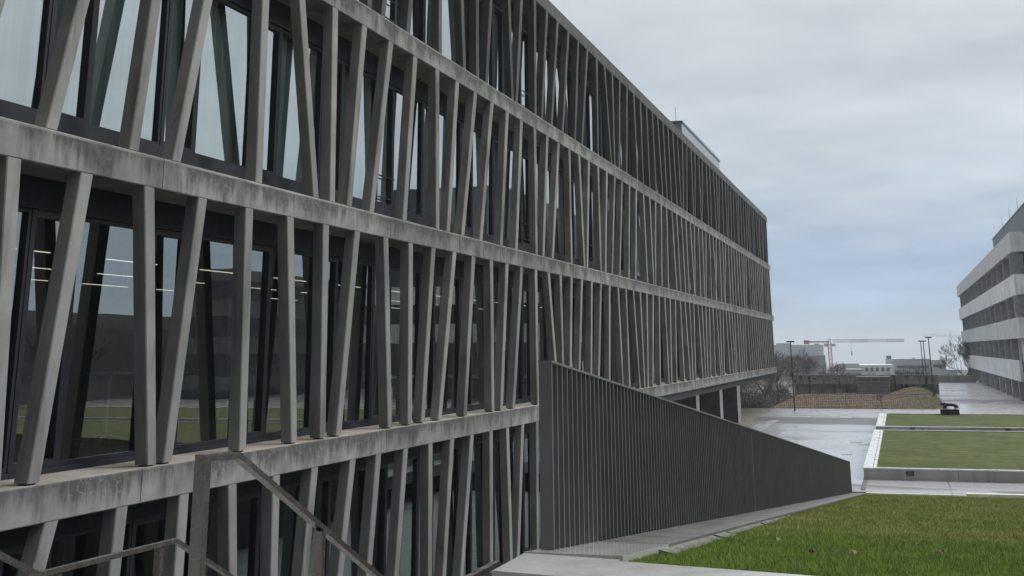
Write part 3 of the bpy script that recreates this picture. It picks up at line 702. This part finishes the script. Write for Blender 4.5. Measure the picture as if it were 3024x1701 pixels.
# meadow with its mound, and dry grass on it
def mz(x, y):
    a = max(0, 1-((y+1.5)/2.7)**2)**1.4*max(0, min(1, (x-104)/18)); e = -3.0-y
    edge = max(0, min(1, (y+3.05)/1.0))
    b = .10*max(0, min(1, (x-100)/20))*max(0, min(1, (11-y)/6))
    drop = -1.6*max(0, min(1, (y-9.5)/3.5))
    return GZ-.06+(.62*a+b)*edge+drop+.05*math.sin(x*1.3+y)*edge
m = MB(); nx, ny = 40, 52
for i in range(nx+1):
    for j in range(ny+1):
        x = 96.52+33.4*i/nx; y = -3.0+43*j/ny; m.v.append((x, y, mz(x, y)))
for i in range(nx):
    for j in range(ny):
        a = i*(ny+1)+j; m.f.append((a, a+ny+1, a+ny+2, a+1))
struct(m.build('meadow', 'meadow'))
def mead_gen(rg, n):
    X = 97+30*rg.random(n); Y = -2.9+13.5*rg.random(n); Z = np.array([mz(a, b) for a, b in zip(X, Y)]); return X, Y, Z, np.full(n, 20.)
blades('dry_grass', 'meadow', 9000, mead_gen, .07, .014, 12)

M['oldwall'] = concrete('black stained wall', (.30, .285, .29), (.018, .017, .019), 1.4, None, .3)
t = thing('stained_wall', 'long dark weather stained concrete wall behind the brown meadow', 'wall', (128.4, 4, -4.6))
mb = MB(); mb.box(128.3, 128.7, -3.4, 10.0, -6, -3.38); mb.build('lower_wall', 'oldwall', t)
mb = MB(); mb.box(128.0, 128.7, -3.4, 10.05, -3.376, -2.60); mb.build('upper_wall', 'oldwall', t)
mb = MB(); mb.box(127.95, 128.75, -3.4, 10.1, -2.598, -2.53); mb.build('coping', 'capold', t)
for y in (7.9, 5.9):
    mb = MB(); mb.box(127.94, 127.998, y, y+.28, -2.95, -2.80); mb.build('spout', 'black', t)
M['louvre'] = plain('grey louvre metal', (.42, .43, .43), .5, .4, .1)
t = thing('louvre_box', 'grey louvred ventilation box standing against the stained wall', 'vent', (127.4, 2.5, -4.3))
mb = MB(); mb.box(127.2, 127.9, 1.03, 4.05, -5, -2.72); mb.build('casing', 'pole', t)
mb = MB(); mb.box(127.05, 127.93, .98, 4.1, -2.718, -2.62); mb.build('lid', 'plantercap', t)
for k in range(14):
    z = -4.5+k*.125; mb = MB(); mb.loft([(127.10, 1.05, z), (127.18, 1.05, z+.05), (127.18, 4.03, z+.05), (127.10, 4.03, z)], [(127.10, 1.05, z+.012), (127.18, 1.05, z+.062), (127.18, 4.03, z+.062), (127.10, 4.03, z+.012)]); mb.build('louvre_blade', 'louvre', t)
t = thing('parapet_wall', 'pale concrete parapet closing the far end of the promenade', 'wall', (170.2, -6, GZ))
for k in range(4):
    mb = MB(); mb.box(170.05, 170.4, -9.0+1.9*k+.01, -9.0+1.9*(k+1), -6, GZ+.85); mb.build('wall_panel', 'planter', t)

# street lamps: slim pole, flat T head
def lamp(label, x, y, h, z0=GZ):
    t = thing('street_lamp', label, 'street lamp', (x, y, z0), 'slim lamps round the far meadow')
    mb = MB(); mb.tube((x, y, z0), (x, y, z0+h-.06), .055, .04, n=10); mb.build('pole', 'pole', t)
    mb = MB(); mb.box(x-.13, x+.13, y-.27, y+.27, z0+h-.10, z0+h); mb.build('lamp_head', 'pole', t)
    return t
lamp('slim black lamp post with flat head at the left end of the plaza railing', 92.9, 7.33, 4.75)
lamp('slim black lamp post with flat head, nearest of three by the promenade', 116.7, -2.6, 5.02, mz(116.7, -2.6))
lamp('slim black lamp post with flat head, middle of three by the promenade', 132, -2.42, 5.55, -4.9)
lamp('slim black lamp post with flat head, leftmost of three by the promenade', 143, -2.36, 5.65, -4.95)

# ================================================================== BUILDING ON THE RIGHT
M['band'] = concrete('pale banded concrete', (.70, .73, .77), (.36, .375, .40), .8, None, .12)
M['slate'] = plain('dark penthouse cladding', (.055, .065, .085), .5, .3, .08)
M['finc'] = plain('grey window fin', (.42, .43, .45), .7)
Rb = thing('banded_building', 'pale grey concrete building with dark window bands at the right edge', 'building', (150, -15, GZ))
RY = -9.2; RX0, RX1 = 106.0, 201.5
for z0, z1, xa in ((7.27, 8.80, RX0), (3.96, 5.51, RX0), (.65, 2.24, RX0+.3), (-2.70, -1.07, 110.2)):
    mb = MB()
    n = 9
    for k in range(n):
        a = xa+(RX1-xa)*k/n; b = xa+(RX1-xa)*(k+1)/n-.012
        mb.box(a, b, RY-.25, RY, z0, z1)
    mb.box(RX1-.25, RX1, -27, RY-.252, z0, z1)
    if xa < 110: mb.box(xa, xa+.3, -27, RY-.252, z0, z1)
    mb.build('concrete_band', 'band', Rb)
    mb = MB(); mb.box(xa+.3, RX1-.26, -26.8, RY-.252, z0+.25, z0+.55); mb.build('floor_slab', 'band', Rb)
for z0, z1 in ((5.51, 7.27), (2.24, 3.96), (-1.07, .65)):
    mb = MB(); mb.box(RX0+3.6, RX1-1, -25.5, RY-1.0, z0-1.1, z1+.3); mb.build('window_band', 'darkglass', Rb)
    for k in range(13):
        x = RX0+3.2+k*7.15; mb = MB(); mb.box(x, x+.20, RY-1.1, RY-.04, z0, z1); mb.build('window_fin', 'finc', Rb)
mb = MB(); mb.box(RX0+5, RX1-1, -25.5, RY-1.4, GZ, -2.5); mb.build('ground_storey_wall', 'darkglass', Rb)
for k in range(12):
    x = 113.0+k*7.1; mb = MB(); mb.box(x, x+.35, RY-1.5, RY-.05, GZ, -2.702); mb.build('fin_pier', 'finc', Rb)
mb = MB(); mb.tube((109.0, RY-1.1, GZ), (109.0, RY-1.1, .66), .85, n=20); mb.build('corner_column', 'band', Rb, smooth=False)
mb = MB(); mb.box(RX0+2.5, RX1-14, -26, -14.0, 8.8, 14.5); p_ = mb.build('penthouse', 'slate', Rb)
mb = MB(); mb.box(RX0+2.4, RX1-13.9, -26.1, -13.9, 14.502, 14.62); mb.build('roof_edge', 'zincedge', p_)
for k in range(4):
    mb = MB(); mb.tube((140+k*11, -14.3, 14.6), (140+k*11, -14.3, 16.4), .03, .015, n=5); mb.build('lightning_rod', 'zincedge', p_)

# building across the lawn: outside the frame, mirrored in the lower panes
M['oppband'] = concrete('dark banded concrete', (.17, .175, .18), (.10, .105, .11), .5, None, .12)  # darker grey than the building on the right
Ob = thing('opposite_building', 'banded building mirrored in the lower storey glass', 'building', (130, -48, GZ))
for z0, z1, y in ((6.6, 7.6, -40), (3.2, 4.7, -40), (-.2, 1.3, -40), (-3.4, -2.2, -40)):
    mb = MB(); mb.box(106, 250, y-6, y, z0, z1); mb.build('concrete_band', 'oppband', Ob)
for z0, z1 in ((4.7, 6.6), (1.3, 3.2), (-2.2, -.2), (GZ, -3.4)):
    mb = MB(); mb.box(107, 249, -45.6, -40.8, z0, z1); mb.build('window_band', 'darkglass', Ob)
Lb = thing('low_building', 'long low grey building mirrored in the leftmost lower panes', 'building', (50, -60, GZ))
mb = MB(); mb.box(20, 120, -75, -52, GZ, 3.5); mb.build('wall', 'oppband', Lb)
mb = MB(); mb.box(20.5, 119.5, -51.998, -51.9, -2.5, 2.2); mb.build('window_band', 'darkglass', Lb)

# ================================================================== DISTANCE
def facade(name, label, loc, boxes, skew=.075):
    t = thing(name, label, 'building', loc)
    for nm, mt, b in boxes:
        mb = MB(); x0, x1, y0, y1, z0, z1 = b; mb.prism([(x0, y0), (x1, y0+(x1-x0)*skew), (x1, y1), (x0, y1)], z0, z1); mb.build(nm, mt, t)
    return t
M['fargrey'] = plain('hazed pale grey cladding', (.52, .56, .59), .7, 0, .06, .05)  # far walls: distance haze is put into the pale colours
M['fargrey2'] = plain('hazed grey cladding', (.38, .42, .45), .7, 0, .06, .05)
M['farwhite'] = plain('hazed white render', (.74, .78, .82), .7, 0, .06, .05)
M['farwin'] = plain('far window glass', (.07, .085, .10), .4)
facade('industrial_building', 'windowless pale grey block in two tiers beyond the bare trees', (300, 30, -8), [
    ('upper_tier', 'fargrey', (300, 330, 16.36, 60, -1.55, .72)), ('lower_tier', 'fargrey2', (296, 331, 15.85, 62, -12, -1.552)),
    ('roof_unit', 'fargrey2', (303, 306, 24.0, 27.2, .722, 1.15)), ('roof_unit', 'fargrey2', (303, 305, 17.4, 18.5, .722, 1.0)), ('wall_panel', 'fargrey2', (299.9, 299.98, 20.4, 22.0, -1.4, -.2))])
t = facade('white_building', 'low white building with a row of small dark windows below the crane', (350, 8, -10), [('wall', 'farwhite', (350, 366, 1.4, 13.6, -13, -4.35)), ('wall', 'fargrey', (349.0, 360, 10.2, 15.6, -13, -3.95))])
for k in range(6):
    mb = MB(); mb.box(349.9, 349.97, 2.6+k*1.35, 3.35+k*1.35, -5.95, -5.05); mb.build('window', 'farwin', t)
facade('flat_roofed_hall', 'flat roofed grey hall with a dark box on its roof', (360, -2, -10), [('wall', 'fargrey2', (362, 385, -7.9, 3.6, -13, -2.95)), ('roof_unit', 'farwin', (362.5, 366, 2.0, 3.3, -2.948, -2.1)), ('roof_unit', 'fargrey', (364, 368, -4.2, -3.4, -2.948, -2.6)), ('window_strip', 'farwin', (361.9, 361.97, -7.4, .8, -5.4, -4.7))])
facade('grey_block', 'pale grey block just left of the tree by the banded building', (350, -9, -10), [('wall', 'fargrey', (350, 366, -11.5, -7.95, -13, -3.1)), ('annex', 'fargrey2', (349, 360, -14, -11.51, -13, -5.6)), ('window_strip', 'farwin', (349.9, 349.97, -11.2, -8.3, -5.0, -4.3))])
t = facade('long_house', 'long pale house with dark window strip behind the stained wall', (330, 20, -12), [('wall', 'farwhite', (318, 326, 8.4, 14.2, -13, -5.2)), ('roof', 'fargrey2', (317.6, 326.4, 8.3, 14.3, -5.198, -4.95)), ('window_strip', 'farwin', (317.9, 317.98, 8.9, 13.8, -6.6, -5.9))])
facade('shed', 'small pale shed with low roof behind the middle trees', (300, 10, -10), [('wall', 'farwhite', (330, 338, 13.7, 24, -13, -6.2)), ('roof', 'fargrey', (329.5, 338.5, 13.6, 24.2, -6.198, -5.9))])

# tower cranes
M['cranered'] = plain('hazed crane red', (.46, .21, .21), .6); M['cranewhite'] = plain('white crane paint', (.55, .52, .53), .6); M['cranegrey'] = plain('grey crane paint', (.42, .43, .45), .6)  # red paled: distance haze is put into the colour
def lattice(mb, p, q, w, h, n, r):
    """square or triangular lattice boom from p to q"""
    p = Vector(p); q = Vector(q); d = (q-p).normalized()
    side = Vector((1, 0, 0)) if abs(d.x) < .9 else Vector((0, 1, 0)); up = d.cross(side).normalized()
    if up.z < 0 and abs(d.z) < .5: up = -up
    cs = [side*w/2-up*h/2, -side*w/2-up*h/2, -side*w/2+up*h/2, side*w/2+up*h/2]
    for c in cs: mb.tube(p+c, q+c, r, n=4, cap=False)
    L_ = (q-p).length
    for i in range(n):
        a = p+d*L_*i/n; b = p+d*L_*(i+1)/n
        for k in range(4):
            c0, c1 = cs[k], cs[(k+1) % 4]
            mb.tube(a+(c0 if i % 2 else c1), b+(c1 if i % 2 else c0), r*.6, n=3, cap=False)
    return mb
t = thing('tower_crane', 'red and white tower crane with a long level jib beyond the meadow', 'crane', (420, 20.9, -14))
mb = lattice(MB(), (420, 20.9, -14), (420, 20.9, 1.5), 1.0, 1.0, 14, .15); mb.build('mast', 'cranered', t)
for k in range(4):
    mb = lattice(MB(), (420, 19.9-5.5*k, 2.15), (420, 14.4-5.5*k, 2.15), .7, .75, 6, .11); mb.build('jib', 'cranewhite' if k % 2 == 0 else 'cranered', t)
mb = lattice(MB(), (420, 20.9, 1.9), (420, 28.8, 1.9), .7, .35, 6, .12); mb.build('counter_jib', 'cranered', t)
mb = MB(); mb.box(419.5, 420.5, 27.2, 28.9, 1.2, 2.4); mb.build('counterweight', 'cranered', t)
mb = lattice(MB(), (420, 20.9, 1.5), (420, 20.9, 3.0), .7, .7, 2, .09); mb.build('tower_head', 'cranered', t)
mb = MB(); mb.box(419, 419.9, 20.9, 22.6, .4, 1.4); mb.box(419, 419.9, 19.0, 20.2, .5, 1.3); mb.build('cab', 'cranewhite', t)
mb = MB(); mb.tube((420, 14.2, 1.8), (420, 14.2, -1.0), .04, n=4); mb.box(419.8, 420.2, 14.0, 14.4, -2.4, -1.0); mb.build('hook', 'cranegrey', t)
t = thing('tower_crane', 'faint pale crane jib between the lamps and the banded building', 'crane', (600, -22.7, -20))
mb = lattice(MB(), (600, -22.8, -20), (600, -22.8, 4.3), 1, 1, 10, .08); mb.build('mast', 'cranegrey', t)
mb = lattice(MB(), (600, -22.8, 4.6), (600, -10.9, 5.2), .7, .8, 10, .06); mb.build('jib', 'cranegrey', t)
mb = lattice(MB(), (600, -22.8, 4.6), (600, -29, 4.1), .7, .8, 5, .06); mb.build('counter_jib', 'cranegrey', t)
mb = MB(); mb.tube((600, -22.8, 4.4), (600, -22.8, 7.0), .12, n=5); mb.tube((600, -22.8, 7.0), (600, -14, 5.4), .04, n=3); mb.tube((600, -22.8, 7.0), (600, -28, 4.6), .04, n=3); mb.build('tower_head', 'cranegrey', t)

# bare trees
def bare_tree(label, loc, height, spread, seed, group='bare winter trees', levels=6, rmin=.012, name='bare_tree'):
    rg = random.Random(seed); trunk = MB(); crown = MB(); base = Vector(loc)
    t = thing(name, label, 'tree', loc, group)
    def grow(p, d, ln, r, lv):
        q = p+d*ln; r1 = r*.68
        (trunk if lv >= levels-1 else crown).tube(p, q, max(r, rmin), max(r1, rmin), n=6 if lv >= levels-1 else 3, cap=False)
        if lv == 0: return
        n = 2 if rg.random() < .55 else 3
        if lv >= levels-1: n = 4
        for k in range(n):
            ax = Vector((rg.uniform(-1, 1), rg.uniform(-1, 1), rg.uniform(-.25, .5))).normalized()
            nd = (d*(1.0 if k == 0 and lv < levels-1 else .75)+ax*spread*rg.uniform(.55, 1.15)); nd.z += .10; nd.normalize()
            st = p+d*ln*(1 if k == 0 else rg.uniform(.55, 1))
            grow(st, nd, ln*rg.uniform(.62, .86), r1*rg.uniform(.7, .95), lv-1)
    grow(base, Vector((rg.uniform(-.06, .06), rg.uniform(-.06, .06), 1)).normalized(), height*.26, height*.017, levels)
    trunk.build('trunk', 'bark', t); crown.build('crown', 'twig', t)
    return t
bare_tree('bare tree just right of the big building behind the plaza railing', (112, 11.2, -5.6), 6.6, .75, 21, levels=7)
bare_tree('wide bare tree behind the stained wall, left of the crane mast', (140, 10.5, -5.6), 6.6, .85, 22, levels=7)
bare_tree('dense bare tree half hidden by the overhang of the big building', (104, 13.4, -5.8), 6.0, .8, 23, levels=7)
bare_tree('small bare tree at the left end of the stained wall', (122, 11.0, -5.6), 5.8, .8, 24, levels=7)
bare_tree('dark bare tree behind the last concrete pier', (117, 15.2, -5.8), 6.6, .8, 25, levels=7)
bare_tree('tall bare tree against the far end of the banded building', (186, -8.5, -6.2), 9.0, .8, 26, levels=7, rmin=.022)
bare_tree('low bare tree above the wall, below the flat roofed hall', (160, .4, -6.2), 5.0, .85, 27, levels=6, rmin=.016)
bare_tree('low bare tree above the wall, beside the louvred box', (165, 3.6, -6.2), 4.4, .85, 28, levels=6, rmin=.016)
bare_tree('bare tree above the wall under the crane jib', (180, 8.6, -6.4), 5.2, .85, 29, levels=6, rmin=.018)
bare_tree('bare tree above the wall right of the louvred box', (172, -1.6, -6.3), 5.2, .85, 30, levels=6, rmin=.018)
bare_tree('bare tree by the foot of the crane mast', (200, 11.0, -6.6), 5.0, .9, 31, levels=6, rmin=.02)
bare_tree('little bare sapling on the brown meadow behind the railing', (99.5, 1.5, GZ-.05), 1.5, .8, 32, levels=5, rmin=.006)
bare_tree('bare tree mirrored at the left end of the lower panes', (74, -34, GZ), 8.0, .8, 51, levels=6, rmin=.03)
def shrub(label, loc, r, h, n, seed):
    rg = random.Random(seed); mb = MB(); tw = MB(); t = thing('shrub', label, 'shrub', loc, 'dark shrubs behind the railing')
    for k in range(40):
        a = rg.uniform(0, 6.28); e = rg.uniform(.3, 1); p = Vector(loc); q = p+Vector((r*math.cos(a)*e, r*math.sin(a)*e, h*rg.uniform(.5, 1))); tw.tube(p, q, .02, .008, n=3, cap=False)
    for k in range(n):
        a = rg.uniform(0, 6.28); e = math.sqrt(rg.random()); z = rg.random()**.8; s = rg.uniform(.04, .10)
        p = Vector(loc)+Vector((r*e*math.cos(a)*(1.1-.5*z), r*e*math.sin(a)*(1.1-.5*z), h*z*(1-.25*e)+.1*math.sin(5*a)))
        u = Vector((rg.uniform(-1, 1), rg.uniform(-1, 1), rg.uniform(-1, 1))).normalized(); v = u.orthogonal().normalized()
        mb.quad(p-u*s, p+v*s*.6, p+u*s, p-v*s*.6)
    tw.build('stems', 'twig', t); mb.build('foliage', 'bush', t); return t
shrub('dark dense shrub behind the railing nearest the concrete pier', (100.5, 13.6, -5.8), 2.0, 2.5, 3000, 41)
shrub('dark shrub at the left foot of the stained wall', (124, 11.4, -5.8), 2.0, 2.7, 3000, 42)
shrub('dark shrub under the bare trees right of the big building', (110, 12.2, -5.9), 2.2, 2.5, 3000, 43)
shrub('dark shrub deepest under the overhang of the big building', (118, 17.6, -6.0), 3.0, 3.0, 3600, 44)
shrub('dark shrub between the railing and the leftmost bare tree', (104, 15.6, -5.9), 2.6, 2.8, 3600, 45)
shrub('dark shrub close behind the railing beside the slim black lamp', (100, 11.2, -5.4), 1.5, 1.7, 2400, 46)
shrub('tall dark shrub under the overhang, behind the others', (126, 15.2, -6.0), 3.2, 3.6, 4200, 47)
shrub('dark shrub between two bare trees by the overhang', (114, 14.6, -6.0), 2.4, 3.0, 3600, 48)

# ================================================================== HAZE
hm_ = bpy.data.materials.new('thin winter haze'); hm_.use_nodes = True; hm_.node_tree.nodes.clear()
vo = hm_.node_tree.nodes.new('ShaderNodeVolumePrincipled'); ho = hm_.node_tree.nodes.new('ShaderNodeOutputMaterial')
vo.inputs['Color'].default_value = (.86, .92, 1, 1); vo.inputs['Density'].default_value = .00048; vo.inputs['Anisotropy'].default_value = .2
hm_.node_tree.links.new(vo.outputs[0], ho.inputs['Volume'])
M['haze'] = hm_
mb = MB(); mb.box(-350, 5100, -4100, 4100, -420, 30); stuff(mb.build('haze', 'haze'))
